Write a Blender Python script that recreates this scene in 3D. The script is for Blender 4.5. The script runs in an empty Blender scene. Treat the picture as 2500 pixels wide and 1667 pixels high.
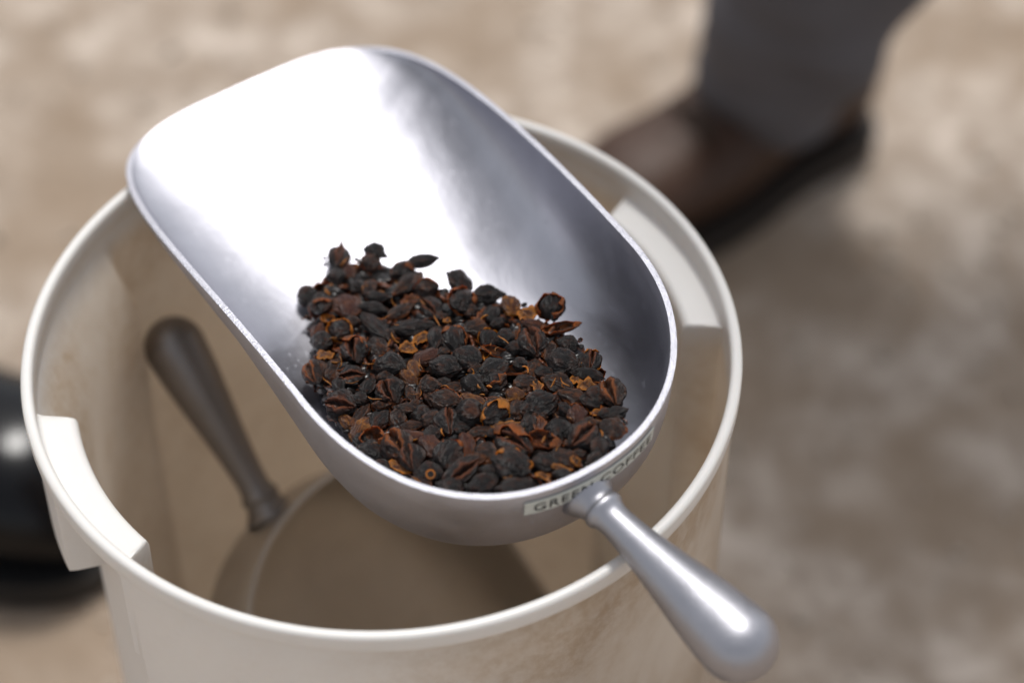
import bpy, bmesh, math, random
from math import sin, cos, pi, radians, sqrt, atan2, hypot
from mathutils import Vector, Matrix, noise

# ------------------------------------------------------------------ camera, world, sun, exposure
SC = bpy.context.scene
COL = SC.collection
H = 0.40                                   # height of the tub's rim above the ground
PITCH, ROLL, TX, TY, DIST = 0.83306, 0.002478, 0.053938, 0.000843, 1.008784
FWD = Vector((0, cos(PITCH), -sin(PITCH)))
_r0 = Vector((1, 0, 0)); _u0 = _r0.cross(FWD)
RIGHT = cos(ROLL) * _r0 + sin(ROLL) * _u0
UP = -sin(ROLL) * _r0 + cos(ROLL) * _u0
CAM = Vector((TX, TY, H)) - FWD * DIST
cd = bpy.data.cameras.new('camera'); co = bpy.data.objects.new('camera', cd); COL.objects.link(co)
co.matrix_world = Matrix(((RIGHT.x, UP.x, -FWD.x, CAM.x), (RIGHT.y, UP.y, -FWD.y, CAM.y), (RIGHT.z, UP.z, -FWD.z, CAM.z), (0, 0, 0, 1)))
cd.lens = 85; cd.sensor_width = 36; cd.sensor_fit = 'HORIZONTAL'; cd.clip_start = 0.02; cd.clip_end = 200
cd.dof.use_dof = True; cd.dof.focus_distance = 0.968; cd.dof.aperture_fstop = 3.0; cd.dof.aperture_blades = 9
SC.camera = co

SUN_EL, SUN_AZ = radians(69), radians(79)      # azimuth counted from +x towards +y
sd = Vector((cos(SUN_EL) * cos(SUN_AZ), cos(SUN_EL) * sin(SUN_AZ), sin(SUN_EL)))
ld = bpy.data.lights.new('sun', 'SUN'); ld.energy = 1.5; ld.angle = radians(13); ld.color = (1, .97, .93)
lo = bpy.data.objects.new('sun', ld); COL.objects.link(lo); lo.rotation_euler = sd.to_track_quat('Z', 'Y').to_euler(); lo.location = sd * 5

w = bpy.data.worlds.new("World"); SC.world = w; w.use_nodes = True
wn, wl = w.node_tree.nodes, w.node_tree.links
wn.clear()
sky = wn.new('ShaderNodeTexSky'); sky.sky_type = 'NISHITA'; sky.sun_disc = False
sky.sun_elevation = SUN_EL; sky.sun_rotation = pi / 2 - SUN_AZ; sky.air_density = 1.0; sky.dust_density = 2.0; sky.ozone_density = 1.0
hs = wn.new('ShaderNodeHueSaturation'); hs.inputs['Saturation'].default_value = 0.22
bg = wn.new('ShaderNodeBackground'); bg.inputs['Strength'].default_value = 0.095
wo = wn.new('ShaderNodeOutputWorld')
wl.new(sky.outputs[0], hs.inputs['Color']); wl.new(hs.outputs[0], bg.inputs[0]); wl.new(bg.outputs[0], wo.inputs[0])
SC.view_settings.view_transform = 'Standard'; SC.view_settings.look = 'None'; SC.view_settings.exposure = 0.78; SC.view_settings.gamma = 1

FPX = 85 / 36 * 2500
def ray(px, py):
    return FWD + RIGHT * ((px - 1250) / FPX) - UP * ((py - 833.5) / FPX)
def at(px, py, z):                          # the point at height z seen at a pixel of the 2500 x 1667 photograph
    d = ray(px, py); return CAM + d * ((z - CAM.z) / d.z)
def topx(P):
    d = P - CAM; z = d.dot(FWD); return 1250 + FPX * d.dot(RIGHT) / z, 833.5 - FPX * d.dot(UP) / z

# ------------------------------------------------------------------ helpers
def obj(name, me, mat=None, parent=None, label=None, cat=None, group=None, kind=None):
    o = bpy.data.objects.new(name, me); COL.objects.link(o)
    if mat is not None and me is not None and not me.materials: me.materials.append(mat)
    if parent: o.parent = parent
    if label: o['label'] = label
    if cat: o['category'] = cat
    if group: o['group'] = group
    if kind: o['kind'] = kind
    return o
def mesh(name, vs, fs, smooth=True, sharp=None):
    me = bpy.data.meshes.new(name); me.from_pydata([tuple(v) for v in vs], [], fs); me.update()
    if smooth: me.polygons.foreach_set('use_smooth', [True] * len(me.polygons))
    if sharp: me.set_sharp_from_angle(angle=radians(sharp))
    return me
def grid(rows, closed=True):
    n = len(rows[0]); vs = [p for r in rows for p in r]; fs = []
    for i in range(len(rows) - 1):
        for j in range(n if closed else n - 1):
            a = i * n + j; b = i * n + (j + 1) % n
            fs.append((a, b, b + n, a + n))
    return vs, fs
def cleanup(me, dist=1e-6, flip_out=None):
    bm = bmesh.new(); bm.from_mesh(me); bmesh.ops.remove_doubles(bm, verts=bm.verts, dist=dist)
    bmesh.ops.dissolve_degenerate(bm, dist=dist, edges=bm.edges)
    bmesh.ops.recalc_face_normals(bm, faces=bm.faces)
    bm.to_mesh(me); bm.free(); me.update()
def smooth01(x):
    x = max(0., min(1., x)); return x * x * (3 - 2 * x)
def tube(path, radii, n=24, squash=(1, 1), cap=True, upv=Vector((0, 0, 1)), wob=None):
    rows = []
    for i, p in enumerate(path):
        t = (path[min(i + 1, len(path) - 1)] - path[max(i - 1, 0)]).normalized()
        s = t.cross(upv).normalized(); u = s.cross(t)
        rows.append([p + (s * cos(2 * pi * k / n) * squash[0] + u * sin(2 * pi * k / n) * squash[1]) * radii[i] * (1 + (wob(i, 2 * pi * k / n) if wob else 0)) for k in range(n)])
    vs, fs = grid(rows)
    if cap:
        fs.append(tuple(range(n - 1, -1, -1))); fs.append(tuple(range(len(vs) - n, len(vs))))
    return vs, fs

def nt(name):
    m = bpy.data.materials.new(name); m.use_nodes = True
    n, l = m.node_tree.nodes, m.node_tree.links
    return m, n, l, n['Principled BSDF']
def noise_node(n, l, scale, detail=4, rough=.6, vec=None, dist=0.):
    t = n.new('ShaderNodeTexNoise'); t.inputs['Scale'].default_value = scale; t.inputs['Detail'].default_value = detail
    t.inputs['Roughness'].default_value = rough; t.inputs['Distortion'].default_value = dist
    if vec is not None: l.new(vec, t.inputs['Vector'])
    return t
def ramp(n, l, src, stops):
    r = n.new('ShaderNodeValToRGB'); l.new(src, r.inputs[0]); e = r.color_ramp.elements
    while len(e) < len(stops): e.new(.5)
    for k, (p, c) in enumerate(stops):
        e[k].position = p; e[k].color = (c, c, c, 1) if isinstance(c, (int, float)) else (*c, 1)
    return r
def mixc(n, l, fac, a, b, mode='MIX'):
    m = n.new('ShaderNodeMix'); m.data_type = 'RGBA'; m.blend_type = mode
    for s, v in ((0, fac), (6, a), (7, b)):
        if isinstance(v, (int, float)): m.inputs[s].default_value = v
        elif isinstance(v, tuple): m.inputs[s].default_value = (*v, 1)
        else: l.new(v, m.inputs[s])
    return m.outputs[2]
def mathn(n, l, op, a, b=None, clamp=False):
    m = n.new('ShaderNodeMath'); m.operation = op; m.use_clamp = clamp
    for s, v in ((0, a), (1, b)):
        if v is None: continue
        if isinstance(v, (int, float)): m.inputs[s].default_value = v
        else: l.new(v, m.inputs[s])
    return m.outputs[0]
def bump(n, l, bs, height, strength, dist):
    b = n.new('ShaderNodeBump'); b.inputs['Strength'].default_value = strength; b.inputs['Distance'].default_value = dist
    l.new(height, b.inputs['Height']); l.new(b.outputs[0], bs.inputs['Normal']); return b
def mapping(n, l, scale=(1, 1, 1), coord='Object'):
    tc = n.new('ShaderNodeTexCoord'); mp = n.new('ShaderNodeMapping'); mp.inputs['Scale'].default_value = scale
    l.new(tc.outputs[coord], mp.inputs[0]); return mp.outputs[0]

# ------------------------------------------------------------------ materials
def mat_ground():
    m, n, l, b = nt('dry_ground'); v = mapping(n, l)
    a = noise_node(n, l, 7, 3, .55, v, .5); c = noise_node(n, l, 27, 5, .6, v, .3); f = noise_node(n, l, 160, 4, .7, v)
    c1 = ramp(n, l, c.outputs[0], [(.34, (.30, .235, .18)), (.5, (.40, .33, .27)), (.66, (.56, .48, .41))])
    c2 = mixc(n, l, ramp(n, l, a.outputs[0], [(.42, 0.), (.60, .8)]).outputs[0], c1.outputs[0], (.27, .20, .14))
    c3 = mixc(n, l, .35, c2, ramp(n, l, f.outputs[0], [(.3, .42), (.7, .62)]).outputs[0], 'OVERLAY')
    l.new(c3, b.inputs['Base Color']); b.inputs['Roughness'].default_value = .95
    bump(n, l, b, f.outputs[0], .6, .004); return m
def mat_plastic():
    m, n, l, b = nt('white_plastic'); v = mapping(n, l)
    a = noise_node(n, l, 9, 4, .6, v, .6); f = noise_node(n, l, 130, 5, .75, v); g = noise_node(n, l, 480, 3, .8, v)
    sep = n.new('ShaderNodeSeparateXYZ'); tc = n.new('ShaderNodeTexCoord'); l.new(tc.outputs['Object'], sep.inputs[0])
    ge = n.new('ShaderNodeAttribute'); ge.attribute_name = 'grime_shade'; ge.attribute_type = 'GEOMETRY'
    st = mathn(n, l, 'MULTIPLY', ramp(n, l, a.outputs[0], [(.40, 0.), (.58, 1.)]).outputs[0], ramp(n, l, f.outputs[0], [(.38, .35), (.60, 1.)]).outputs[0])
    st = mathn(n, l, 'MULTIPLY', st, ge.outputs['Fac'], True)
    base = mixc(n, l, ge.outputs['Fac'], (.80, .79, .77), (.72, .68, .62))
    c = mixc(n, l, st, base, (.38, .27, .165))
    sp = ramp(n, l, g.outputs[0], [(.72, 0.), (.78, 1.)])
    c = mixc(n, l, mathn(n, l, 'MULTIPLY', sp.outputs[0], mathn(n, l, 'ADD', mathn(n, l, 'MULTIPLY', ge.outputs['Fac'], .5), .12)), c, (.22, .13, .07))
    l.new(c, b.inputs['Base Color']); b.inputs['Roughness'].default_value = .34
    b.inputs['Subsurface Weight'].default_value = .2; b.inputs['Subsurface Radius'].default_value = (.004, .0034, .0028); b.inputs['Subsurface Scale'].default_value = 1.
    bump(n, l, b, f.outputs[0], .12, .0006)
    tr = n.new('ShaderNodeBsdfTranslucent'); tr.inputs[0].default_value = (.94, .84, .72, 1); ms = n.new('ShaderNodeMixShader'); l.new(mathn(n, l, 'ADD', mathn(n, l, 'MULTIPLY', ge.outputs['Fac'], .46), .10), ms.inputs[0])
    l.new(b.outputs[0], ms.inputs[1]); l.new(tr.outputs[0], ms.inputs[2]); l.new(ms.outputs[0], n['Material Output'].inputs[0]); return m
def mat_metal(name, rough, col, streak=.5, grain=False):
    m, n, l, b = nt(name); v = mapping(n, l, (14, 90, 90)); v2 = mapping(n, l)
    s = noise_node(n, l, 1.0, 4, .6, v); p = noise_node(n, l, 34, 4, .6, v2, .8); g = noise_node(n, l, 900, 3, .7, v2)
    l.new(mixc(n, l, ramp(n, l, p.outputs[0], [(.35, 0.), (.7, 1.)]).outputs[0], tuple(x * .93 for x in col), tuple(min(1, x * 1.04) for x in col)), b.inputs['Base Color'])
    b.inputs['Metallic'].default_value = 1.
    rr = mathn(n, l, 'ADD', mathn(n, l, 'MULTIPLY', p.outputs[0], .16), mathn(n, l, 'MULTIPLY', s.outputs[0], .10 * streak))
    l.new(mathn(n, l, 'ADD', rr, rough - .1), b.inputs['Roughness'])
    if grain: bump(n, l, b, g.outputs[0], .9, .0006)
    else:
        q = noise_node(n, l, 11, 2, .5, v2, .5)
        b1 = bump(n, l, b, q.outputs[0], .5, .006)
        b2 = bump(n, l, b, mathn(n, l, 'ADD', s.outputs[0], mathn(n, l, 'MULTIPLY', p.outputs[0], 2.2)), .16 * streak, .0012); l.new(b1.outputs[0], b2.inputs['Normal'])
    sc = noise_node(n, l, 420, 2, .5, v2); b.inputs['Specular Tint'].default_value = (.9, .9, .92, 1)
    l.new(mathn(n, l, 'ADD', mathn(n, l, 'ADD', rr, rough - .1), mathn(n, l, 'MULTIPLY', ramp(n, l, sc.outputs[0], [(.62, 0.), (.70, 1.)]).outputs[0], .15)), b.inputs['Roughness'])
    return m
def mat_skin(name, dark, mid, bright, trans, amber):
    m, n, l, b = nt(name); v = mapping(n, l)
    oi = n.new('ShaderNodeObjectInfo'); ad = n.new('ShaderNodeVectorMath'); ad.operation = 'ADD'; l.new(v, ad.inputs[0])
    mu = n.new('ShaderNodeMath'); mu.operation = 'MULTIPLY'; mu.inputs[1].default_value = 37.; l.new(oi.outputs['Random'], mu.inputs[0]); l.new(mu.outputs[0], ad.inputs[1])
    vec = ad.outputs[0]
    a = noise_node(n, l, 1.6, 4, .6, vec); f = noise_node(n, l, 9, 5, .7, vec)
    mp = n.new('ShaderNodeMapping'); mp.inputs['Scale'].default_value = (2.2, 11, 11); l.new(vec, mp.inputs[0])
    k = noise_node(n, l, 1.0, 5, .65, mp.outputs[0], 1.2)
    at_ = n.new('ShaderNodeAttribute'); at_.attribute_name = 'tone'
    t = mathn(n, l, 'ADD', at_.outputs['Fac'], mathn(n, l, 'MULTIPLY', mathn(n, l, 'SUBTRACT', a.outputs[0], .5), 1.3 * amber), True)
    c0 = mixc(n, l, ramp(n, l, k.outputs[0], [(.4, 0.), (.65, 1.)]).outputs[0], dark, mid)
    c1 = mixc(n, l, t, c0, bright)
    l.new(c1, b.inputs['Base Color']); l.new(mathn(n, l, 'ADD', mathn(n, l, 'MULTIPLY', f.outputs[0], .34), .13), b.inputs['Roughness']); b.inputs['Specular IOR Level'].default_value = .5
    bump(n, l, b, mathn(n, l, 'ADD', k.outputs[0], mathn(n, l, 'MULTIPLY', f.outputs[0], .3)), .45, .16)
    tr = n.new('ShaderNodeBsdfTranslucent'); tr.inputs[0].default_value = (min(1, bright[0] * 1.9), bright[1] * 1.5, bright[2] * .9, 1)
    ms = n.new('ShaderNodeMixShader'); l.new(mathn(n, l, 'MULTIPLY', t, trans, True), ms.inputs[0]); l.new(b.outputs[0], ms.inputs[1]); l.new(tr.outputs[0], ms.inputs[2])
    l.new(ms.outputs[0], n['Material Output'].inputs[0]); return m
def mat_plain(name, col, rough, spec=.5, bscale=None, bstr=.3, bdist=.002, var=.25, vscale=20, coat=0):
    m, n, l, b = nt(name); v = mapping(n, l); a = noise_node(n, l, vscale, 4, .6, v)
    l.new(mixc(n, l, a.outputs[0], tuple(x * (1 - var) for x in col), tuple(min(1, x * (1 + var)) for x in col)), b.inputs['Base Color'])
    b.inputs['Roughness'].default_value = rough; b.inputs['Specular IOR Level'].default_value = spec; b.inputs['Coat Weight'].default_value = coat
    if bscale: bump(n, l, b, noise_node(n, l, bscale, 4, .6, v).outputs[0], bstr, bdist)
    return m
M_GROUND, M_PLASTIC = mat_ground(), mat_plastic()
M_METAL = mat_metal('polished_aluminium', .41, (.51, .51, .56), .6); M_RIM = mat_metal('cut_aluminium_edge', .42, (.60, .60, .66), 1, True)
M_HANDLE = mat_metal('cast_aluminium', .42, (.41, .41, .445), .9)
M_METAL2 = mat_metal('dull_aluminium', .42, (.64, .61, .57)); M_HANDLE2 = mat_metal('dull_cast_aluminium', .5, (.30, .28, .27), .5)
SKIN = {'k': mat_skin('black_cherry_skin', (.004, .0033, .0032), (.0145, .0110, .0098), (.24, .065, .018), .3, .42),
        'b': mat_skin('brown_cherry_skin', (.007, .0045, .004), (.030, .013, .008), (.42, .13, .030), .45, .6),
        'r': mat_skin('reddish_cherry_skin', (.026, .009, .007), (.085, .028, .016), (.36, .12, .035), .45, .7),
        'a': mat_skin('amber_cherry_skin', (.025, .010, .006), (.12, .036, .011), (.80, .33, .06), .6, 1.0)}
M_LABEL = mat_plain('label_tape', (.60, .62, .57), .35, var=.08); M_INK = mat_plain('black_lettering', (.02, .02, .022), .5, var=.1)
M_TROUSER = mat_plain('grey_cloth', (.115, .110, .120), .9, .2, 300, .4, .001, .15, 14)
M_BOOT = mat_plain('brown_leather', (.045, .019, .009), .55, .4, 90, .3, .002, .45, 16); M_SOLE = mat_plain('dark_boot_sole', (.018, .012, .009), .7)
M_RUBBER = mat_plain('glossy_black_rubber', (.002, .002, .003), .22, .28, 40, .05, .002, .2); M_RSOLE = mat_plain('black_rubber_sole', (.010, .010, .011), .45)
M_STONE = mat_plain('pebble', (.42, .36, .30), .9, .3, var=.3, vscale=25); M_LACE = mat_plain('boot_lace', (.035, .02, .012), .8)

# ------------------------------------------------------------------ the ground and its loose gravel
def axis(n, half, core):
    out = []
    for i in range(-n, n + 1):
        t = i / n; out.append(core * t + (half - core) * (abs(t) ** 9) * (1 if t > 0 else -1))
    return out
def ground_z(x, y):
    v = Vector((x, y, 0)); r = hypot(x, y); k = smooth01((r - .15) / .06)
    return k * (0.008 * noise.noise(v * 5) + .0015 * noise.noise(v * 22 + Vector((5, 1, 0))) + .001 * noise.noise(v * 60)) - .001
ax = axis(190, 40, 1.1); rows = [[Vector((x, y + .3, ground_z(x, y + .3))) for x in ax] for y in ax]
vs, fs = grid(rows, False)
obj('ground', mesh('ground', vs, fs), M_GROUND, kind='structure')
random.seed(5)
pv, pf = [], []
base = bmesh.new(); bmesh.ops.create_icosphere(base, subdivisions=1, radius=1); bv = [v.co.copy() for v in base.verts]; bf = [tuple(v.index for v in f.verts) for f in base.faces]; base.free()
for _ in range(1500):
    x, y = random.uniform(-.75, .85), random.uniform(-.35, 1.25)
    if hypot(x, y) < .17: continue
    s = random.choice([.002, .0025, .003, .004]) * random.uniform(.8, 1.3); o = len(pv); q = Matrix.Rotation(random.random() * 6.3, 3, Vector((random.random(), random.random(), random.random() + .01)).normalized())
    for c in bv:
        p = q @ Vector((c.x * s * 1.3, c.y * s, c.z * s * .8)) * random.uniform(.85, 1.1); pv.append(p + Vector((x, y, ground_z(x, y) + s * .2)))
    pf += [tuple(i + o for i in f) for f in bf]
obj('gravel', mesh('gravel', pv, pf), M_STONE, kind='stuff', label='small pale stones and crumbs scattered over the dry earth', cat='gravel')

# ------------------------------------------------------------------ the white tub
def win(t, a, b, s=2.2):                     # smooth 0..1 window over an angle in degrees
    return smooth01((t - a) / s + .5) * (1 - smooth01((t - b) / s + .5))
NT = 720; rows = None; prof = []; grime_shade = []
for i in range(NT):
    t = 360. * i / NT
    g = max(win(t, 192.5, 227), win(t, 9, 43)); go = max(win(t, 209, 227), win(t, 9, 27)); lo_ = max(g, win(t, 150, 228, 4))
    P = [(.146 - .016 * lo_, .002), (.148 - .016 * lo_, .004), (.148 - .016 * lo_, .2), (.148 - .016 * lo_, H - .068), (.148 - .016 * go, H - .0655),
         (.148 - .016 * go, H - .0185), (.148 - .0155 * go, H - .0170), (.148 - .014 * go, H - .0162), (.148 - .002 * go, H - .0155), (.148, H - .0135), (.148, H - .0100), (.1486, H - .0094), (.1494, H - .0092),
         (.1498, H - .0086), (.1500, H - .0075), (.1500, H - .0022), (.1498, H - .0012), (.1492, H - .0004), (.1483, H), (.1468, H), (.1459, H - .0004), (.1453, H - .0012), (.1450, H - .0024),
         (.1450, H - .0100), (.1450 - .0002 * g, H - .0112), (.1450 - .0009 * g, H - .0121), (.1450 - .002 * g, H - .0124), (.1450 - .0125 * g, H - .0126), (.1450 - .0143 * g, H - .0131), (.1450 - .0154 * g, H - .0143), (.1450 - .016 * g, H - .0165),
         (.1450 - .016 * max(g, lo_ * .35), H - .028), (.1450 - .016 * lo_, H - .044), (.1450 - .016 * lo_, .2), (.1450 - .016 * lo_, .012), (.135 - .016 * lo_, .006), (.10, .0055), (.0, .0055)]
    dr = .15 * (-.000556 * cos(2 * radians(t)) + 7e-5 * sin(2 * radians(t)))
    prof.append([Vector(((r + (dr if r > .01 else 0)) * cos(radians(t)), (r + (dr if r > .01 else 0)) * sin(radians(t)), z)) for r, z in P])
GR = []
for k, (r, z) in enumerate(P):
    GR.append(0.05 if 12 <= k <= 22 else (.8 if k < 12 else (.35 if k < 24 else .12 if k < 31 else .8)))  # inner wall tint carries shade and warm bounce light as well as stains
rows = [[prof[i][k] for i in range(NT)] for k in range(len(P))]
vs, fs = grid(rows); fs.append(tuple(range(NT - 1, -1, -1)))
me = mesh('tub', vs, fs, sharp=40)
ga = me.attributes.new('grime_shade', 'FLOAT', 'POINT'); vals = []
for k in range(len(P)):
    for i in range(NT):
        t = 360. * i / NT; v = GR[k]
        if k >= 23: v *= 1 - .75 * max(win(t, 192.5, 227), win(t, 9, 43))  # grip blocks kept paler: the bright light on them put into the colour
        if k < 12: v = v * (.10 + .90 * smooth01((t - 258) / 50.)) if t > 180 else v      # the side under the handle is the dirty one
        vals.append(v)
ga.data.foreach_set('value', vals)
tub = obj('plastic_tub', me, M_PLASTIC, label='round white plastic tub with grip recesses in its rim, stained tan on one side', cat='tub')

# ------------------------------------------------------------------ scoops
A_, B_, L_, XS, D_, W_, Q_, P_ = 0.077623, 0.089354, 0.284374, 0.047635, 0.065364, 0.2734, 1.576463, 4.239048
PB = 2.2
def PSX(x): return 4.0 - 1.5 * max(0, min(1, (x - .05) / .09))     # boxy at the back, rounder towards the lip
def rotm(yaw, pit, rol):
    return Matrix.Rotation(yaw, 3, 'Z') @ Matrix(((cos(pit), 0, -sin(pit)), (0, 1, 0), (sin(pit), 0, cos(pit)))) @ Matrix.Rotation(rol, 3, 'X')
def half_rim():
    pts = []
    for i in range(49):
        t = smooth01(i / 48) * .5 + i / 96; a = t * pi / 2
        pts.append((B_ * (1 - max(cos(a), 0) ** (2 / PB)) if t < 1 else B_, A_ * sin(a) ** (2 / PB), 0.))
    x_end = max(B_, XS)
    # the side walls drop from XS forwards; the back curve runs over the same stretch
    n = 150; out = []
    for x, y, z in pts:
        out.append((x, y, -D_ * max(0, (x - XS) / (L_ - XS)) ** Q_ if x > XS else 0.))
    def prof_y(x, z): return A_ * (1 + W_ * (x - B_)) * max(0, 1 - (min(1, -z / D_)) ** P_) ** (1 / P_)
    for i in range(1, n + 1):
        u = i / n; u = 1 - (1 - u) ** 1.5; x = B_ + (L_ - B_) * u
        z = -D_ * ((x - XS) / (L_ - XS)) ** Q_; out.append((x, prof_y(x, z) if i < n else 0., z))
    return out
RIMPTS = half_rim()
def scoop_bowl_mesh():
    rows = []; NV = 26
    for (x, y, z) in RIMPTS:
        sx = B_ if x < B_ else x; PS = PSX(x)
        row = []
        for j in range(NV + 1):
            u = j / NV; u = u * .6 + .4 * smooth01(u); ph = pi / 2 * u; k = max(cos(ph), 0) ** (2 / PS) if j < NV else 0
            row.append(Vector((sx + (x - sx) * k, y * k, z - (D_ + z) * sin(ph) ** (2 / PS))))
        rows.append(row)
    vs, fs = grid(rows, False); n1 = len(vs)
    vs += [Vector((v.x, -v.y, v.z)) for v in vs]; fs += [tuple(reversed([i + n1 for i in f])) for f in fs]
    me = mesh('bowl', vs, fs); cleanup(me, 1e-4)
    # normals outward (down)
    f0 = max(me.polygons, key=lambda p: -p.center.z if p.center.x < .12 else -1)
    if f0.normal.z > 0: me.flip_normals()
    me.polygons.foreach_set('use_smooth', [True] * len(me.polygons)); return me
def floor_z(x, y):                          # inner surface of the trough in scoop coordinates
    zr = -D_ * max(0, (min(x, L_ - .002) - XS) / (L_ - XS)) ** Q_ if x > XS else 0.
    a = A_ * (1 + W_ * max(0, x - B_)) * (1 - (-zr / D_) ** P_) ** (1 / P_) - .003; q = abs(y) / a
    if x < B_: q = ((q ** PB) + (((B_ - x) / B_) ** PB)) ** (1 / PB)
    q = min(q, .9999); PS = PSX(x); return zr - (D_ + zr - .003) * (1 - q ** PS) ** (1 / PS)
def handle_mesh(hp, hy, hl, R1=.0157):
    d = Vector((-cos(hp) * cos(hy), -cos(hp) * sin(hy), sin(hp))); h0 = Vector((0, -.001717, -.019057))
    R0 = .0069
    st = [(-.002, .0118), (.001, .0104), (.0035, .0087), (.0058, .0077), (.0066, .0083), (.0080, .0087), (.0094, .0084), (.0104, .0075), (.013, .0070), (.016, .0069)]
    for i in range(1, 15):
        u = i / 14; st.append((.016 + (hl - .016) * u, R0 + (R1 - R0) * (smooth01(u) * .6 + u * .4)))
    for i in range(1, 10):
        a = i / 9 * pi / 2; st.append((hl + R1 * sin(a) * 1.0, max(R1 * cos(a), 1e-5)))
    path = [h0 + d * s for s, r in st]; vs, fs = tube(path, [r for s, r in st], 36, (1.0, .96))
    return mesh('handle', vs, fs), h0, d
def make_scoop(name, O, R3, scale, hp, hy, hl, mb, mr, mh, label, rh=.0157):
    root = obj(name, None, label=label, cat='scoop')
    root.matrix_world = Matrix.Translation(O) @ R3.to_4x4() @ Matrix.Scale(scale, 4)
    bme = scoop_bowl_mesh(); bowl = obj('bowl', bme, mb, root); bme.materials.append(mr)
    s = bowl.modifiers.new('wall', 'SOLIDIFY'); s.thickness = .0025; s.offset = -1; s.material_offset_rim = 1
    b = bowl.modifiers.new('bevel', 'BEVEL'); b.width = .0005; b.segments = 2; b.limit_method = 'ANGLE'; b.angle_limit = radians(50)
    hm, h0, d = handle_mesh(hp, hy, hl, rh); obj('handle', hm, mh, root)
    return root
O1 = Vector((0.083268, -0.095874, 0.032451 + H)); R1 = rotm(2.139101, 0.135818, -0.048172)
scoop = make_scoop('metal_scoop', O1, R1, 1, -.007534, .162056, .081939, M_METAL, M_RIM, M_HANDLE, 'bright aluminium scoop laid across the tub, heaped with dried dark coffee cherries')
O2 = Vector((-0.0461, 0.0152, -0.1272 + H)); R2 = rotm(-.5715, -.7827, .014)
scoop2 = make_scoop('metal_scoop', O2, R2, 1.0789, -.0385, -.2212, .082, M_METAL2, M_METAL2, M_HANDLE2, 'dull grey empty scoop standing in shade down inside the white tub', .0135)
def W1(p): return R1 @ Vector(p) + O1
def L1(P): return R1.transposed() @ (P - O1)

# label tape on the back wall of the scoop
arc = [Vector((x, -y, 0)) for x, y, z in RIMPTS[::-1] if x < .12] + [Vector((x, y, 0)) for x, y, z in RIMPTS[1:] if x < .12]
cum = [0.]
for a, b in zip(arc, arc[1:]): cum.append(cum[-1] + (b - a).length)
def on_arc(s, z, off):
    for i in range(len(cum) - 1):
        if s <= cum[i + 1]: break
    f = (s - cum[i]) / max(1e-9, cum[i + 1] - cum[i]); p = arc[i].lerp(arc[i + 1], f)
    a, b = arc[max(i - 1, 0)], arc[min(i + 2, len(arc) - 1)]; t = (b - a).normalized(); nrm = Vector((-t.y, t.x, 0))
    if nrm.dot(p - Vector((B_, 0, 0))) < 0: nrm = -nrm
    PS = PSX(p.x); kk = (1 - (max(0, -z) / D_) ** PS) ** (1 / PS); c = Vector((B_, 0, 0)); p = c + (p - c) * kk
    return p + nrm * off + Vector((0, 0, z))
def nearest_s(px, py):
    best = None
    for k in range(400):
        s = cum[-1] * k / 399; q = topx(W1(on_arc(s, -.009, 0))); dd = hypot(q[0] - px, q[1] - py)
        if best is None or dd < best[0]: best = (dd, s)
    return best[1]
sa, sb = nearest_s(1281, 1250), nearest_s(1596, 1058)
ZT, ZB = -.0050, -.0137
n = 60; rows = []
for off in (.0003, .0007):
    rows.append([on_arc(sa + (sb - sa) * i / n, ZT, off) for i in range(n + 1)]); rows.append([on_arc(sa + (sb - sa) * i / n, ZB, off) for i in range(n + 1)])
top0, bot0, top1, bot1 = rows
vs, fs = grid([bot0, bot1, top1, top0, bot0], False)
lab = obj('label_tape', mesh('label_tape', vs, fs, sharp=30), M_LABEL, scoop)
lab['label'] = 'pale label strip below the rim, reading GREEN COFFEE'
tc = bpy.data.curves.new('text', 'FONT'); tc.body = 'GREEN COFFEE'; tc.size = 1; tc.resolution_u = 4; tc.space_character = 1.12
to = bpy.data.objects.new('text', tc); COL.objects.link(to); bpy.context.view_layer.update()
tm = bpy.data.meshes.new_from_object(to.evaluated_get(bpy.context.evaluated_depsgraph_get())); bpy.data.objects.remove(to)
bm = bmesh.new(); bm.from_mesh(tm)
bmesh.ops.triangulate(bm, faces=bm.faces); bmesh.ops.subdivide_edges(bm, edges=[e for e in bm.edges if e.calc_length() > .12], cuts=2)
xs = [v.co.x for v in bm.verts]; ys = [v.co.y for v in bm.verts]; x0, x1, y0, y1 = min(xs), max(xs), min(ys), max(ys)
sgn = 1 if sb > sa else -1; Ls = abs(sb - sa)
for v in bm.verts:
    u = (v.co.x - x0) / (x1 - x0); q = (v.co.y - y0) / (y1 - y0)
    v.co = on_arc(sa + sgn * (Ls * .06 + Ls * .91 * u), ZB + (ZT - ZB) * (.20 + .60 * q), .00105)
me = bpy.data.meshes.new('lettering'); bm.to_mesh(me); bm.free(); bpy.data.meshes.remove(tm)
obj('lettering', me, M_INK, lab)

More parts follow.
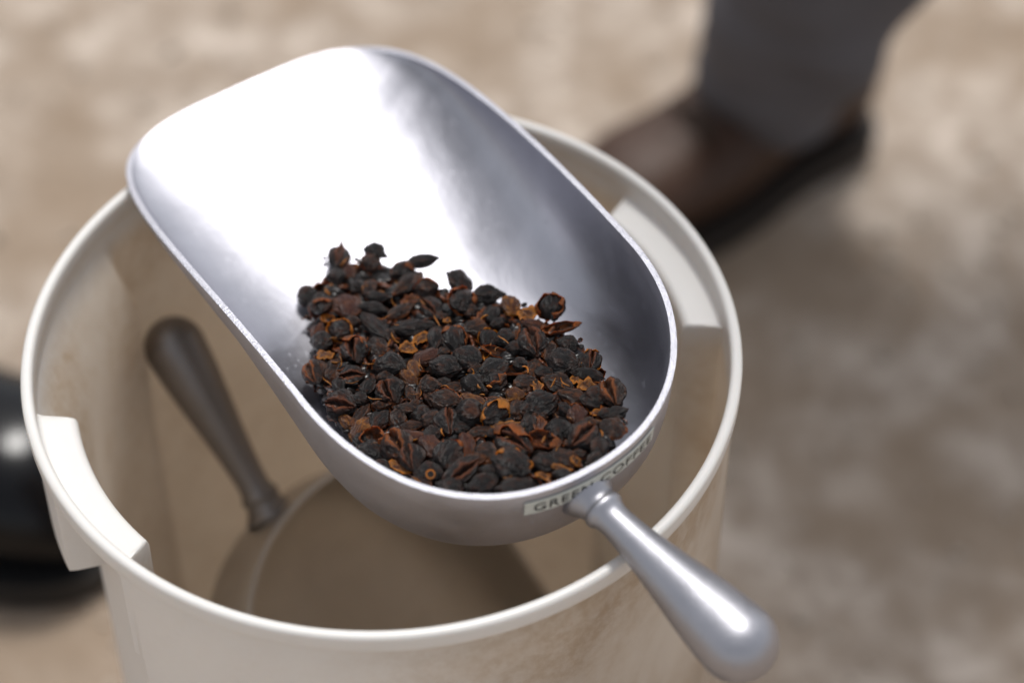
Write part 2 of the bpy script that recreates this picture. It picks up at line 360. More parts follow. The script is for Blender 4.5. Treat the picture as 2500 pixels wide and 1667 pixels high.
# ------------------------------------------------------------------ dried coffee cherries
def set_tone(me, vals):
    a = me.attributes.new('tone', 'FLOAT', 'POINT'); a.data.foreach_set('value', vals)
def ico(sub):
    bm = bmesh.new(); bmesh.ops.create_icosphere(bm, subdivisions=sub, radius=1); vs = [v.co.copy() for v in bm.verts]; fs = [tuple(v.index for v in f.verts) for f in bm.faces]; bm.free(); return vs, fs
ICO5 = ico(5); ICO3 = ico(3)
def whole(seed, split=0., base=ICO5, tip=.0):
    rnd = random.Random(seed); S = Vector((rnd.uniform(0, 50), rnd.uniform(0, 50), rnd.uniform(0, 50)))
    vs, tones = [], []; yc = rnd.uniform(-.25, .25); bend = rnd.uniform(-.25, .25); wid = rnd.uniform(.10, .2); tw = rnd.uniform(-.4, .4)
    for c in base[0]:
        n1 = noise.noise(c * 1.3 + S); n2 = noise.noise(Vector((c.x * 1.1, c.y * 4.2, c.z * 4.2)) + S * 1.7); n3 = noise.noise(Vector((c.x * 3, c.y * 9, c.z * 9)) + S)
        n4 = noise.noise(c * 2.3 + S * 2); r = 1 + .22 * n1 - .16 * max(0, n4 - .1) + .085 * (1 - 2 * abs(n2)) + .03 * (1 - 2 * abs(n3))
        p = Vector((c.x * r * (1 + .10 * abs(c.x) ** 6), c.y * r * (1 - .42 * abs(c.x) ** 2.5), c.z * r * .92 * (1 - .42 * abs(c.x) ** 2.5)))
        if tip and c.x > .4: p.x += tip * ((c.x - .4) / .6) ** 3; p.y *= 1 - .55 * ((c.x - .4) / .6); p.z *= 1 - .5 * ((c.x - .4) / .6)
        tone = max(0, .25 * n1 + .2 * n3 - .05)
        dx = (c.x - .96); dim = math.exp(-((1 - c.x) / .05) ** 2); p.x -= .12 * dim; tone += .25 * dim
        if split:
            yy = c.y - yc - tw * c.x * .5 - .12 * noise.noise(Vector((c.x * 3, seed, 0))); wd = wid * (1.1 - abs(c.x) ** 2) * (1 + .4 * noise.noise(Vector((c.x * 5, 7, seed))))
            if c.z > 0:
                g = math.exp(-(yy / max(wd, .02)) ** 2) * smooth01(c.z / .3) * smooth01((1.02 - abs(c.x)) / .2)
                p.z -= split * g; e = math.exp(-((abs(yy) - wd * 1.9) / (.05 + wd * .35)) ** 2) * smooth01(c.z / .3) * smooth01((1.05 - abs(c.x)) / .2); p.z += .07 * e; tone += .65 * e + .1 * g
        p.z += bend * p.x * p.x; vs.append(p); tones.append(max(0, min(1, tone)))
    me = mesh('dried_cherry', vs, base[1]); set_tone(me, tones); return me
def husk(seed, wild=.25, depth=1.0, nu=22, nv=40, name='cherry_husk'):
    rnd = random.Random(seed); S = Vector((rnd.uniform(0, 50), rnd.uniform(0, 50), rnd.uniform(0, 50)))
    ext = rnd.uniform(.50, .68) * pi * depth; thick = .035; out, inn, tn = [], [], []
    for i in range(nu + 1):
        u = i / nu; ro, ri = [], []
        for j in range(nv):
            a = 2 * pi * j / nv; jag = 1 + wild * noise.noise(Vector((cos(a) * 1.6, sin(a) * 1.6, seed))) + .5 * wild * noise.noise(Vector((cos(a) * 5, sin(a) * 5, seed + 3)))
            th = ext * u * jag; c = Vector((sin(th) * cos(a), sin(th) * sin(a), -cos(th)))
            n1 = noise.noise(c * 1.5 + S); n2 = noise.noise(Vector((c.x * 1.5, c.y * 5, c.z * 5)) + S)
            r = 1 + .22 * n1 + .12 * (1 - 2 * abs(n2)) - .10 * u ** 3 * (1 + noise.noise(c * 3 + S))
            p = Vector((c.x * r * (1 + .10 * abs(c.x) ** 6), c.y * r * .95, c.z * r * .75 + .35)); q = p - c.normalized() * thick * (1.2 - u)
            ro.append(p); ri.append(q)
        out.append(ro); inn.append(ri)
    rows = out + inn[::-1]; vs, fs = grid(rows); me = mesh(name, vs, fs)
    tones = []
    for k in range(len(rows)):
        u = k / nu if k <= nu else (2 * nu + 1 - k) / nu
        for j in range(nv):
            nn = noise.noise(Vector((cos(j / nv * 6.283) * 2, sin(j / nv * 6.283) * 2, u * 3 + seed)))
            tones.append(max(0, min(1, (u ** 5) * 1.1 + .28 * nn + (.12 if k > nu else 0))))
    set_tone(me, tones); return me
def flake(seed):
    rnd = random.Random(seed); S = Vector((rnd.uniform(0, 50),) * 3); n_ = 16; top, bot, tn = [], [], []
    for i in range(n_ + 1):
        r1, r2 = [], []
        for j in range(28):
            a = 2 * pi * j / 28; u = i / n_; jag = 1 + .45 * noise.noise(Vector((cos(a) * 2, sin(a) * 2, seed))); x, y = cos(a) * u * jag, sin(a) * u * jag
            z = .55 * noise.noise(Vector((x, y, 0)) * 1.6 + S) + .35 * y * y * (1 if seed % 2 else -1) + .16 * noise.noise(Vector((x, y, 0)) * 5 + S)
            r1.append(Vector((x, y, z + .03))); r2.append(Vector((x, y, z - .03 * (1.1 - u))))
        top.append(r1); bot.append(r2)
    rows = top + bot[::-1]; vs, fs = grid(rows); me = mesh('husk_flake', vs, fs); tones = []
    for k in range(len(rows)):
        u = k / n_ if k <= n_ else (2 * n_ + 1 - k) / n_
        tones += [max(0, min(1, .02 + .9 * u ** 4 + .35 * noise.noise(Vector((j * .7, u * 3, seed))))) for j in range(28)]
    set_tone(me, tones); return me
LIB = {'W': [whole(i * 3 + 1) for i in range(12)], 'S': [whole(100 + i, rnd_s) for i, rnd_s in enumerate((.75, .9, .6, 1.0, .8, .7))],
       'P': [whole(200 + i, .35, tip=.55) for i in range(3)], 'H': [husk(300 + i, .22 + .05 * (i % 3)) for i in range(12)], 'F': [flake(400 + i) for i in range(8)]}
TORN = [husk(600 + i, .55, .85, 16, 36, 'torn_skin') for i in range(8)]

# read off the photograph: x, y, half length, half width (pixels), direction (degrees, clockwise on the picture), shape, tint
CH = """827 628 36 25 -80 P k;821 676 22 22 0 W k;852 661 24 15 80 H r;915 612 30 20 20 W k;904 642 25 21 0 W b;900 697 22 18 -60 H b;1029 638 36 16 -8 W k;983 659 30 19 -25 W k;998 692 46 19 -35 W b
919 723 31 11 5 W k;751 723 26 24 0 W k;783 746 29 26 80 W k;847 742 36 31 60 H r;806 704 17 11 -60 F a;912 752 32 15 12 W k;976 757 33 18 -28 H b;1053 753 32 23 50 S k;1006 732 20 12 -20 F r;1121 685 38 22 40 W k
1128 737 33 27 70 W k;1042 703 26 22 0 W b;1185 719 36 22 -8 W k;915 797 58 17 42 W k;1004 801 46 18 -6 W k;1027 823 25 13 -40 F a;1066 826 40 18 -82 W k;1091 783 10 7 0 F a;832 806 29 24 10 W k;774 808 27 14 -62 H r
785 832 25 22 0 W k;794 863 21 16 0 F a;868 853 34 31 80 S k;921 844 32 23 40 H b;995 850 21 15 0 F a;1042 868 32 22 -20 H r;1110 828 34 26 70 W k;1159 800 28 22 0 H b;1174 776 30 11 -85 F r;1140 876 32 27 10 W k
952 892 36 27 0 W k;1348 748 34 27 85 W k;1363 805 46 16 -12 H b;1288 768 27 22 40 F a;1303 788 26 13 10 H r;1246 742 30 22 60 H a;1201 769 24 19 80 W k;1299 841 37 34 70 S k;1231 826 22 20 0 W k;1258 809 30 9 -70 F b
1192 826 26 22 -60 W k;1216 863 38 13 22 H b;1343 852 27 13 -68 H b;1386 841 25 20 20 W k;1441 882 34 23 -80 S k;1373 886 36 29 20 W k;1267 888 18 14 0 W k;1203 905 38 26 -20 W k;1307 896 25 18 -80 H b;1260 908 30 15 -5 H b
1284 933 27 25 0 H b;1312 943 23 12 70 F a;1363 933 36 25 20 H b;1407 921 21 13 -80 F a;1433 943 22 18 0 F a;1437 914 35 14 10 W k;1492 956 40 29 70 S b;1454 969 26 24 0 W k;1258 960 22 19 0 H a;1320 988 36 30 -20 W k
767 908 32 26 70 S b;815 901 31 22 -70 H b;861 919 27 26 0 S k;826 940 22 14 60 W k;897 947 27 16 -58 W k;953 953 33 31 60 S k;1008 896 27 14 68 H a;998 922 24 17 50 H a;1088 898 34 27 8 W k;1031 942 34 10 -66 H b
1051 943 23 19 0 W b;1111 944 25 13 0 H b;1152 938 30 23 20 W k;1210 931 25 22 0 W k;833 988 35 31 10 S k;881 1009 40 14 -52 H b;930 986 17 11 0 H b;1001 958 23 12 70 H b;1090 979 40 25 15 W b;1155 974 31 15 25 H a
969 1020 25 20 80 H b;925 1022 27 25 -40 H k;1028 1011 21 18 0 W k;989 997 26 11 5 W b;1056 1025 29 18 -10 W b;1093 1029 35 28 85 S k;1147 1011 35 32 0 W k;1005 1038 27 12 -10 H b;1001 1061 34 16 8 H r;881 1045 35 26 -60 H a
1058 1061 21 19 0 W k;913 1072 27 25 0 H b;902 1104 33 25 10 W k;966 1087 38 33 60 S b;1004 1115 35 25 75 S k;1051 1087 41 23 38 H r;1098 1110 41 31 -70 W k;1138 1083 35 19 75 H r;1174 1053 29 15 -8 H b;1240 1036 39 18 -8 F a
1185 1100 29 28 30 H b;1253 1081 48 31 32 S k;1249 1136 42 34 20 W k;1047 1155 30 23 5 W k;1125 1153 45 24 -40 S k;976 1136 29 20 20 F a;1151 1121 22 18 0 H b;1198 1147 25 12 10 W k;1098 1187 29 18 10 W k;1183 1181 33 22 -15 W k
1204 1174 13 10 0 F a;1249 1190 33 18 -5 W k;1025 1174 25 13 20 H b;932 1142 22 17 20 W k;1326 1078 35 22 10 H r;1408 1009 27 22 80 H r;1364 1049 31 25 60 W k;1423 1067 36 30 -40 S k;1494 1044 31 28 20 H b;1374 1116 33 25 10 H b
1461 1088 28 18 -70 W k;1451 977 27 21 0 W k;1462 1008 19 9 0 F a;1400 965 34 20 20 H b;1502 977 22 17 70 H b;1369 1140 26 6 15 F a;1374 1157 22 12 10 W k;1209 1009 35 26 -38 W k;1260 996 27 20 80 H b;1293 1037 27 18 75 W k
1318 1034 25 14 85 F r;1451 1116 24 12 -40 W k;1325 1159 18 12 0 F a;1405 1126 15 9 40 F a;1505 1008 25 16 -20 W k;1288 1180 22 14 -10 W k;1330 1130 26 20 10 W k;1400 1080 20 14 0 H b;1290 1000 22 18 0 W k;1440 1030 20 15 0 H b;1165 905 22 16 0 W b
1215 985 22 16 30 H b;1085 935 20 14 0 W k;1255 850 20 16 0 W k;1330 910 20 15 0 W k;940 920 20 14 0 W b;880 975 20 16 0 W k;1020 985 18 13 0 H b;1120 1045 22 15 0 W k;850 1030 22 14 40 H a;950 820 20 14 30 W b;870 700 20 16 0 W k;1150 760 20 16 0 W b
860 785 20 14 10 W b;1320 1010 20 15 0 H b;990 1080 18 14 0 W k;1210 1060 20 14 0 W k;880 1075 20 16 50 W k;1420 1105 20 14 0 H b;1480 1010 18 13 0 W k;1380 1000 18 14 30 W k;965 975 18 12 0 H r;1215 790 20 14 0 W k;1085 860 18 13 0 W b;1180 865 16 12 0 H a;800 780 16 12 0 H a;1075 775 16 12 0 W b"""
def heap_z(x, y): return -.0125 - .325 * (x - .02) + .004 * (1 - (y / .07) ** 2)
HN = (R1 @ Vector((.31, 0, 1))).normalized()
def on_heap(px, py, lift=0.):
    d = ray(px, py); lo_t, hi = .80, 1.2
    for _ in range(40):
        m = (lo_t + hi) / 2; p = L1(CAM + d * m); s = max(heap_z(p.x, p.y), floor_z(p.x, p.y)) + lift
        if p.z > s: lo_t = m
        else: hi = m
    return CAM + d * m
rnd = random.Random(11); placed = []; cnt = {k: 0 for k in LIB}
for k, rec in enumerate([q for line in CH.split('\n') for q in line.split(';')]):
    x, y, a, b, ang, typ, tint = rec.split(); x, y, a, b, ang = float(x), float(y), float(a), float(b), radians(float(ang))
    m = 6150.; P0 = on_heap(x, y); lp = L1(P0)
    onfloor = floor_z(lp.x, lp.y) >= heap_z(lp.x, lp.y) - .001
    sb_ = b / m * 1.18; sa_ = a / m * 1.12
    small = min(a, b) < 17; lift = (sb_ * .60 if onfloor else sb_ * .15 + (rnd.uniform(-.0008, .0016)) + (-.0012 if small and k > 140 else 0))
    P0 = on_heap(x, y, max(lift, .0005))
    dirv = (on_heap(x + cos(ang) * 12, y + sin(ang) * 12, lift) - P0).normalized()
    L = sa_; zax = (HN + Vector((rnd.uniform(-.35, .35), rnd.uniform(-.55, .1), rnd.uniform(-.1, .3)))).normalized()
    if typ in 'SP': zax = (HN * .4 - FWD * 1.0 + Vector((rnd.uniform(-.2, .2), rnd.uniform(-.2, .2), 0))).normalized()
    if typ == 'H' and rnd.random() < .82: zax = -zax
    yax = zax.cross(dirv).normalized(); zax = dirv.cross(yax).normalized()
    flip = rnd.choice((-1, 1)) if typ != 'P' else 1
    Rm = Matrix((dirv * flip, yax * flip, zax)).transposed()
    me = LIB[typ][cnt[typ] % len(LIB[typ])]; cnt[typ] += 1
    zs = sb_ * (.95 if typ in 'WSP' else .9 if typ == 'H' else .8)
    name = 'dried_cherry' if typ in 'WSP' else ('cherry_husk' if typ == 'H' else 'husk_flake')
    o = obj(name, me, None); 
    if not me.materials: me.materials.append(SKIN['k'])
    o.material_slots[0].link = 'OBJECT'; o.material_slots[0].material = SKIN[tint]
    o.matrix_world = Matrix.Translation(P0) @ Rm.to_4x4() @ Matrix.Diagonal((sa_, sb_, zs, 1))
    placed.append([o, x, y, a, b, typ, tint])
    if typ in 'WS' and min(a, b) > 18 and (rnd.random() < .34 or (x, y) in ((1098., 1110.), (1348., 748.), (1253., 1081.))):      # torn outer skin still clinging to the cherry
        tm = TORN[k % len(TORN)]
        if not tm.materials: tm.materials.append(SKIN['b'])
        ts = obj('torn_skin', tm, None, o); ts.material_slots[0].link = 'OBJECT'; ts.material_slots[0].material = SKIN['a' if rnd.random() < .35 else 'b']
        vdir = (o.matrix_world.inverted().to_3x3() @ FWD).normalized(); away = (vdir + Vector((rnd.uniform(-.5, .5), rnd.uniform(-.8, .8), rnd.uniform(-.8, .8)))).normalized()
        ts.matrix_local = Matrix.Translation(away * .10) @ away.to_track_quat('-Z', 'Y').to_matrix().to_4x4() @ Matrix.Rotation(rnd.random() * 6.28, 4, 'Z') @ Matrix.Scale(rnd.uniform(1.04, 1.14), 4)

# stalk scar ring on the cherry by the near rim
o = next(p[0] for p in placed if p[1] == 1047 and p[2] == 1155)
ctr = on_heap(1051, 1157, .0052); nrm = (CAM - ctr).normalized(); tx = nrm.cross(Vector((0, 0, 1))).normalized(); ty = nrm.cross(tx)
rows = []
for i in range(28):
    a = 2 * pi * i / 28; c = ctr + (tx * cos(a) + ty * sin(a)) * .0016; rad = (tx * cos(a) + ty * sin(a))
    rows.append([o.matrix_world.inverted() @ (c + rad * .00028 * cos(2 * pi * j / 8) + nrm * .00028 * sin(2 * pi * j / 8)) for j in range(8)])
rows.append(rows[0]); vs, fs = grid(rows); rm = mesh('stalk_scar', vs, fs); cleanup(rm); set_tone(rm, [.8] * len(rm.vertices)); obj('stalk_scar', rm, SKIN['a'], o)

# the lower layers of the heap: uncountable crumbs and husks
POLY = [(815, 650), (765, 715), (765, 760), (790, 850), (775, 925), (815, 965), (835, 1010), (885, 1050), (890, 1095), (940, 1150), (1050, 1182), (1200, 1190), (1320, 1175), (1430, 1125), (1490, 1050), (1490, 990), (1465, 930), (1425, 865), (1360, 810), (1310, 770), (1245, 750), (1180, 730), (1100, 720), (1030, 700), (1010, 650), (930, 645), (880, 640)]
def inside(x, y):
    c = False; j = len(POLY) - 1
    for i in range(len(POLY)):
        (xi, yi), (xj, yj) = POLY[i], POLY[j]
        if (yi > y) != (yj > y) and x < (xj - xi) * (y - yi) / (yj - yi) + xi: c = not c
        j = i
    return c
low = [whole(500 + i, base=ICO3) for i in range(4)] + [husk(510 + i, .3, nu=7, nv=16) for i in range(5)] + [flake(520 + i) for i in range(3)]
fv, ff, ft, fm = [], [], [], []
random.seed(8); tries = 0
for q in range(3300):
    x, y = random.uniform(700, 1550), random.uniform(560, 1200)
    me = random.choice(low); s = random.uniform(.0028, .0046)
    if not inside(x, y):
        if random.random() < .5 or not inside(x + (1110 - x) * .09, y + (900 - y) * .09): continue
        s = random.choice((.0004, .0005, .0007, .0011))
    P0 = on_heap(x, y, s * .3 if s < .002 else 0); lp = L1(P0)
    dep = 0 if s < .002 else random.choice((.0035, .0045, .006, .008)); lp.z = max(lp.z - dep, floor_z(lp.x, lp.y) + s * .7)
    if floor_z(lp.x, lp.y) > (-.010 if s > .002 else -.045): continue
    Rm = Matrix.Rotation(random.random() * 6.28, 3, 'Z') @ Matrix.Rotation(random.random() * 6.28, 3, 'X'); o0 = len(fv)
    sc = Vector((s * random.uniform(1, 1.4), s, s * .9)); mi = random.choice((0, 0, 0, 0, 1)) 
    fv += [W1(lp + Rm @ Vector((v.co.x * sc.x, v.co.y * sc.y, v.co.z * sc.z))) for v in me.vertices]; ff += [tuple(i + o0 for i in p.vertices) for p in me.polygons]; fm += [mi] * len(me.polygons)
    ft += [d_.value for d_ in me.attributes['tone'].data]
for q in range(150):                          # thin torn fibres and curled skin edges lying on top
    x, y = random.uniform(740, 1520), random.uniform(600, 1190)
    if not inside(x, y): continue
    P0 = on_heap(x, y, random.uniform(.001, .0045)); lp = L1(P0); a0 = random.random() * 6.28; ln = random.uniform(.0020, .0065); cv = random.uniform(-2.2, 2.2); wd = random.uniform(.00018, .00055); p = lp.copy(); rows = []
    for t in range(7):
        a1 = a0 + cv * t / 6; d1 = Vector((cos(a1), sin(a1), .35 * sin(t * 1.1 + q))); p = p + d1 * ln / 6; s1 = Vector((-sin(a1), cos(a1), .6)) * wd * (1 - abs(t / 6 - .5) * 1.2)
        rows.append([p - s1, p + Vector((0, 0, wd * .6)), p + s1, p - Vector((0, 0, wd * .3))])
    v_, f_ = grid(rows); o0 = len(fv); fv += [W1(v) for v in v_]; ff += [tuple(i + o0 for i in f) for f in f_]; fm += [3] * len(f_); ft += [random.uniform(.45, 1.)] * len(v_)
me = mesh('cherry_crumbs', fv, ff); set_tone(me, ft)
for t in 'kbra': me.materials.append(SKIN[t])
me.polygons.foreach_set('material_index', fm)
obj('cherry_crumbs', me, None, label='broken husks and crumbs filling the gaps beneath the dried cherries in the scoop', cat='coffee crumbs', kind='stuff')
for me in low: bpy.data.meshes.remove(me)

# labels for the cherries
LOOK = {('W', 'k'): 'black wrinkled whole dried cherry', ('W', 'b'): 'dark brown whole dried cherry', ('S', 'k'): 'black dried cherry split open along a seam', ('S', 'b'): 'brown dried cherry split open along a seam',
        ('P', 'k'): 'tall black pointed husk', ('H', 'k'): 'black curled cherry husk', ('H', 'b'): 'dark brown curled cherry husk', ('H', 'r'): 'reddish brown cherry husk', ('H', 'a'): 'amber edged orange brown cherry husk',
        ('F', 'a'): 'small bright amber husk flake', ('F', 'r'): 'small reddish husk flake', ('F', 'b'): 'thin brown husk flake'}
SPECIAL = {(827, 628): 'tall black pointed husk at the far left peak of the heap', (1348, 748): 'lone dark cherry with torn amber skin standing at the far right of the heap', (1047, 1155): 'black cherry with a pale ring scar beside the near rim',
           (1423, 1067): 'black bean shaped cherry cleft by a dark seam near the label side of the rim', (1253, 1081): 'largest black wrinkled cherry, open at the top, in the near half', (1098, 1110): 'upright oval black cherry held in an amber shell near the rim',
           (767, 908): 'brown split cherry sticking out at the left edge, dark gap open', (1326, 1078): 'reddish brown rounded shell lying flat in the near right part', (1249, 1136): 'plump black cherry below the largest one by the near rim',
           (1121, 685): 'long black cherry standing alone on the heap\'s far edge beside bare metal', (1240, 1036): 'crumpled amber husk lying above the largest black cherry', (1494, 1044): 'flat brown husk at the right end against the rim',
           (833, 988): 'black split cherry touching the bare metal at the heap\'s left edge', (1125, 1153): 'long black cherry split into two lips by the near rim'}
rowname = ['on the heap\'s far edge', 'just behind mid heap', 'across mid heap', 'just before mid heap', 'by the near rim']
cells = {}
for p in placed:
    o, x, y = p[0], p[1], p[2]; o['category'] = 'coffee cherry' if p[5] in 'WSP' else 'cherry husk'; o['group'] = 'dried coffee cherries heaped in the scoop'
    key = (round(x), round(y))
    if key in SPECIAL: o['label'] = SPECIAL[key]; continue
    yy = y + (x - 1100) * -.25; r = min(4, max(0, int((yy - 640) / 112))); cells.setdefault((r, p[5] if p[5] != 'P' else 'S', p[6]), []).append(p)
ORD = ['first', 'second', 'third', 'fourth', 'fifth', 'sixth', 'seventh', 'eighth', 'ninth', 'tenth', 'eleventh', 'twelfth', 'thirteenth', 'fourteenth', 'fifteenth', 'sixteenth', 'seventeenth', 'eighteenth', 'nineteenth', 'twentieth']
for (r, ty_, ti), L in cells.items():
    L.sort(key=lambda p: p[1]); look = LOOK[(ty_, ti)]
    for i, p in enumerate(L):
        if len(L) == 1: s = 'only ' + look + ' ' + rowname[r]
        elif i == 0: s = 'leftmost ' + look + ' ' + rowname[r]
        elif i == len(L) - 1: s = 'rightmost ' + look + ' ' + rowname[r]
        else: s = look + ', ' + ORD[i] + ' such from left ' + rowname[r]
        p[0]['label'] = s

# ------------------------------------------------------------------ the two people beside the tub
def skinned(name, joints, edges, mat, parent, inv, folds=0., sub=2):
    me = bpy.data.meshes.new(name); me.from_pydata([tuple(inv @ Vector(p)) for p, r in joints], edges, [])
    o = bpy.data.objects.new(name, me); COL.objects.link(o)
    md = o.modifiers.new('skin', 'SKIN'); md.use_smooth_shade = True; md.branch_smoothing = .6
    for k, (p, r) in enumerate(joints):
        me.skin_vertices[0].data[k].radius = (r, r); me.skin_vertices[0].data[k].use_root = (k == 0)
    ss = o.modifiers.new('sub', 'SUBSURF'); ss.levels = sub; ss.render_levels = sub
    bpy.context.view_layer.update()
    m2 = bpy.data.meshes.new_from_object(o.evaluated_get(bpy.context.evaluated_depsgraph_get())); bpy.data.objects.remove(o); bpy.data.meshes.remove(me)
    if folds:
        for v in m2.vertices:
            c = v.co; f = noise.noise(Vector((c.x * 9, c.y * 9, c.z * 16 + c.x * 14))) + .5 * noise.noise(Vector((c.x * 22, c.y * 22, c.z * 40)))
            v.co = c + v.normal * folds * f
    m2.name = name; m2.materials.clear(); m2.polygons.foreach_set('use_smooth', [True] * len(m2.polygons))
    return obj(name, m2, mat, parent)
M_SKINTONE = mat_plain('skin', (.30, .155, .09), .5, .4, var=.08); M_HAIR = mat_plain('dark_hair', (.012, .009, .007), .6); M_EYE = mat_plain('eye', (.5, .5, .48), .2)
def chain(pts, radii, n=3):
    out = []
    for i in range(len(pts) - 1):
        for k in range(n): out.append((pts[i].lerp(pts[i + 1], k / n), radii[i] + (radii[i + 1] - radii[i]) * k / n))
    out.append((pts[-1], radii[-1])); return out
def figure(root, inv, legs, hip, chest, head, d, mt, ms):
    up = Vector((0, 0, 1)); side = Vector((-d.y, d.x, 0)).normalized(); J = [(hip, .115)]; E = []
    for pts, radii in legs:
        c = chain(pts[::-1], radii[::-1]); b = len(J); J += c; E.append((0, b)); E += [(b + i, b + i + 1) for i in range(len(c) - 1)]
    skinned('trousers', J, E, mt, root, inv, .013, 3)
    spine = chain([hip - up * .05, hip.lerp(chest, .5), chest], [.136, .130, .135]); J = list(spine); E = [(i, i + 1) for i in range(len(J) - 1)]
    J.append((chest.lerp(head, .42), .062)); E.append((len(J) - 2, len(J) - 1)); cidx = len(spine) - 1
    for q in (-1, 1):
        sh = chest + side * .165 * q + up * .02; el = sh + side * .05 * q - up * .26 + d * .02; wr = el + d * .10 - up * .21 - side * .02 * q
        b = len(J); J += [(sh, .062), (sh.lerp(el, .5), .052), (el, .046), (el.lerp(wr, .5), .041), (wr, .036)]; E += [(cidx, b)] + [(b + i, b + i + 1) for i in range(4)]
        hd_ = (wr - el).normalized(); hj = [(wr - hd_ * .01, .022), (wr + hd_ * .03, .030), (wr + hd_ * .07, .034)]; he = [(0, 1), (1, 2)]
        for f in range(4):
            bs_ = wr + hd_ * .085 + d * (.028 - .0185 * f); ln = (.068, .078, .072, .056)[f]; b2 = len(hj)
            hj += [(bs_, .009), (bs_ + hd_ * ln * .5 + side * -.008 * q, .0085), (bs_ + hd_ * ln * .95 - side * .024 * q, .0075)]; he += [(2, b2), (b2, b2 + 1), (b2 + 1, b2 + 2)]
        b2 = len(hj); tb = wr + hd_ * .035 + d * .036; hj += [(tb, .011), (tb + hd_ * .03 + d * .012, .010), (tb + hd_ * .055 + d * .010, .0085)]; he += [(1, b2), (b2, b2 + 1), (b2 + 1, b2 + 2)]
        skinned('hand', hj, he, M_SKINTONE, root, inv, 0, 1)
    skinned('shirt', J, E, ms, root, inv, .007, 2)
    vs, tn = [], []
    for c in ICO4[0]:
        f, s_, u = c.x, c.y, c.z; p = Vector((f * .098, s_ * .076, u * .118))
        if f > 0: p.x += .024 * math.exp(-((s_ / .16) ** 2 + ((u + .12) / .22) ** 2)) + .008 * math.exp(-((s_ / .3) ** 2 + ((u + .48) / .1) ** 2)) - .010 * math.exp(-(((abs(s_) - .38) / .16) ** 2 + ((u - .08) / .14) ** 2)) + .012 * math.exp(-((s_ / .3) ** 2 + ((u + .85) / .2) ** 2))
        if u < -.3: p.y *= 1 + .3 * (u + .3)
        vs.append(inv @ (head + d * p.x + side * p.y + up * p.z))
    hd_ = obj('head', mesh('head', vs, ICO4[1]), M_SKINTONE, root)
    skinned('neck', [(chest.lerp(head, .3), .055), (head - up * .07 - d * .01, .052)], [(0, 1)], M_SKINTONE, root, inv, 0, 2)
    vs = [inv @ (head + d * (c.x * .104 - .012) + side * c.y * .083 + up * (c.z * .122 + .014 + .003 * noise.noise(c * 12))) for c in ICO4[0]]
    keep = [f for f in ICO4[1] if sum(ICO4[0][i].x * .75 - ICO4[0][i].z for i in f) / 3 < -.05 or sum(ICO4[0][i].x for i in f) / 3 < -.25]
    obj('hair', mesh('hair', vs, keep), M_HAIR, hd_)
    for q in (-1, 1):
        obj('eye', mesh('eye', [inv @ (head + d * (.081 + c.x * .011) + side * (.031 * q + c.y * .013) + up * (.010 + c.z * .009)) for c in ICO3[0]], ICO3[1]), M_EYE, hd_)
        obj('ear', mesh('ear', [inv @ (head + d * (c.x * .018 - .005) + side * (.077 * q + c.y * .009) + up * (c.z * .031)) for c in ICO3[0]], ICO3[1]), M_SKINTONE, hd_)
ICO4 = ico(4)
P0, P1 = at(1836, 262, .060), at(2040, -70, .20)
person = obj('person', None, label='person in grey trousers and brown leather boots standing behind the tub', cat='person')
person.location = (at(1850, 330, 0)); bpy.context.view_layer.update(); PI = person.matrix_world.inverted()
ft_dir = (at(1490, 480, .05) - at(1845, 305, .05)); ft_dir.z = 0; ft_dir.normalize(); side = Vector((-ft_dir.y, ft_dir.x, 0)); ank = Vector((P0.x, P0.y, 0)) - ft_dir * .006 + Vector((.008, -.002, 0))
ank2 = ank + Vector((.46, .12, 0))
knee = P1 + (P1 - P0).normalized() * .10 - ft_dir * -.05; knee.z = .48
hip = (ank + ank2) / 2 + Vector((.02, .07, .93)); chest = hip + Vector((0, 0, .43)) + ft_dir * .20; head = chest + Vector((0, 0, .26)) + ft_dir * .08
hs_ = (hip - knee).length; k2 = ank2.lerp(hip, .5) + ft_dir * .05
figure(person, PI, [([P0, P1, knee, hip + side * .075 * (1 if (ank - ank2).dot(side) > 0 else -1) - Vector((0, 0, .11))], [.048, .068, .072, .090]),
                    ([ank2 + Vector((0, 0, .12)), ank2.lerp(k2, .5), k2, hip - side * .075 * (1 if (ank - ank2).dot(side) > 0 else -1) - Vector((0, 0, .11))], [.040, .047, .058, .088])], hip, chest, head, ft_dir, M_TROUSER, mat_plain('dark_shirt', (.035, .035, .045), .9, .2, var=.2))
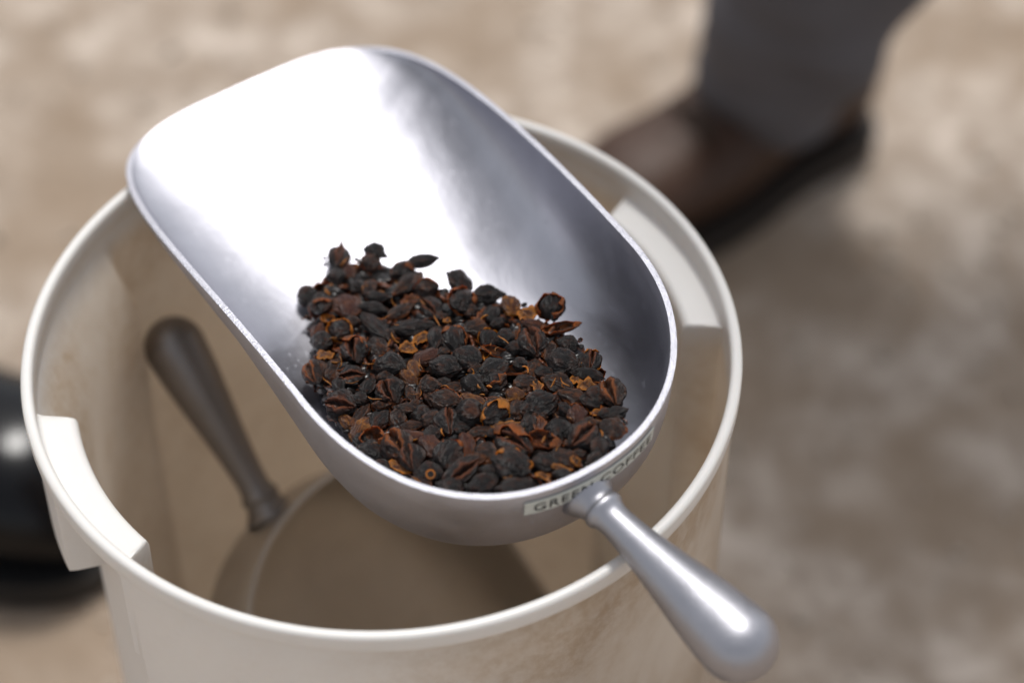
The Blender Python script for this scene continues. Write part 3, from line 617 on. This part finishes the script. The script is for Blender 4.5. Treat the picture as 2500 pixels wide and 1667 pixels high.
def boot(parent, inv, origin, d, s, length, wmax, hts, mat, msole, toe=.9):
    up = Vector((0, 0, 1)); rows, srows = [], []
    for i in range(25):
        u = i / 24; x = -.085 + length * u
        wd = wmax * (.72 + .28 * smooth01((u - .25) / .35)) * sqrt(max(0, 1 - max(0, (u - .72) / .28) ** 2.2)) * sqrt(max(0, 1 - max(0, (.14 - u) / .14) ** 2))
        hh = hts[0] + (hts[1] - hts[0]) * smooth01((u - .28) / .35); hh = hh * sqrt(max(0, 1 - max(0, (u - .74) / .26) ** 2.4)) 
        wd, hh = max(wd, .0008), max(hh, .002); r = []
        for k in range(28):
            a = 2 * pi * k / 28; cx = cos(a); sz = sin(a)
            y = (abs(cx) ** .8) * (1 if cx > 0 else -1) * wd * (1 - .18 * max(0, sz)); z = .018 + hh * (.5 + .5 * (abs(sz) ** .8) * (1 if sz > 0 else -1))
            r.append(inv @ (origin + d * x + s * y + up * z))
        rows.append(r)
        srows.append([inv @ (origin + d * (x * 1.02) + s * (wd + .004) * q + up * z) for q, z in ((-1, .0), (1, .0), (1, .019), (-1, .019))])
    vs, fs = grid(rows); fs += [tuple(range(27, -1, -1)), tuple(range(len(vs) - 28, len(vs)))]
    b_ = obj('boot', mesh('boot', vs, fs), mat, parent)
    vs, fs = grid(srows); fs += [(3, 2, 1, 0), tuple(range(len(vs) - 4, len(vs)))]
    return b_, mesh('sole', vs, fs, sharp=40)
for base_, shin in ((ank, (P1 - P0).normalized()), (ank2, (k2 - ank2).normalized())):
    b_, sm = boot(person, PI, base_ + Vector((0, 0, .004)), ft_dir, side, .250, .045, (.095, .058), M_BOOT, M_SOLE)
    obj('sole', sm, M_SOLE, b_)
    sh = [PI @ (base_ + Vector((0, 0, .07)) + shin * t) for t in (0, .02, .04, .06, .08)]
    vs, fs = tube(sh, [.037, .035, .034, .034, .034], 32, (1.1, 1)); obj('shaft', mesh('shaft', vs, fs), M_BOOT, b_)
    for k in range(5):
        c = base_ + ft_dir * (.030 + .019 * k) + Vector((0, 0, .112 - .011 * k))
        vs, fs = tube([PI @ (c + side * (-.022 + .044 * t / 6) + Vector((0, 0, -.010 * abs(t - 3) / 3))) for t in range(7)], [.0028] * 7, 8)
        obj('lace', mesh('lace', vs, fs), M_LACE, b_)

# ------------------------------------------------------------------ black rubber boot at the left edge
tip = at(300, 1240, .05); bd = (at(300, 1290, .05) - at(-160, 1140, .05)); bd.z = 0; bd.normalize(); bs = Vector((-bd.y, bd.x, 0))
LB = .30; org = Vector((tip.x, tip.y, .004)) - bd * (LB - .085)
org2 = org + Vector((-.26, .20, 0))
worker = obj('person', None, label='person in black rubber boots beside the tub, only a shiny toe showing at left', cat='person'); worker.location = org
bpy.context.view_layer.update(); RI = worker.matrix_world.inverted()
for o_ in (org, org2):
    b_, sm = boot(worker, RI, o_, bd, bs, LB, .058, (.12, .075), M_RUBBER, M_RSOLE); b_.name = 'rubber_boot'; obj('sole', sm, M_RSOLE, b_)
    sp = [RI @ (o_ + Vector((0, 0, .03 + .30 * t / 10)) - bd * (.028 + .01 * t / 10)) for t in range(11)]
    vs, fs = tube(sp, [.052 + .010 * t / 10 for t in range(11)], 40, cap=False, upv=Vector((1, 0, 0)))
    o = obj('shaft', mesh('shaft', vs, fs), M_RUBBER, b_); md = o.modifiers.new('wall', 'SOLIDIFY'); md.thickness = .003
hip = (org + org2) / 2 + Vector((0, 0, .90)) + Vector((-.05, .04, 0)); chest = hip + Vector((-.03, .08, .43)); head = chest + Vector((.02, .0, .26))
legs = []
for o_, q in ((org, 1), (org2, -1)):
    a_ = o_ + Vector((0, 0, .28)) - bd * .035; k_ = o_ + Vector((0, 0, .50)) - bd * .0
    legs.append(([a_, k_, hip + bs * .09 * q * .8 * (1 if (org - org2).dot(bs) > 0 else -1) - Vector((0, 0, .11))], [.050, .060, .090]))
figure(worker, RI, legs, hip, chest, head, bd, mat_plain('dark_trousers', (.022, .022, .027), .9, .2, var=.2), mat_plain('charcoal_jacket', (.03, .03, .035), .9, .2, var=.2))
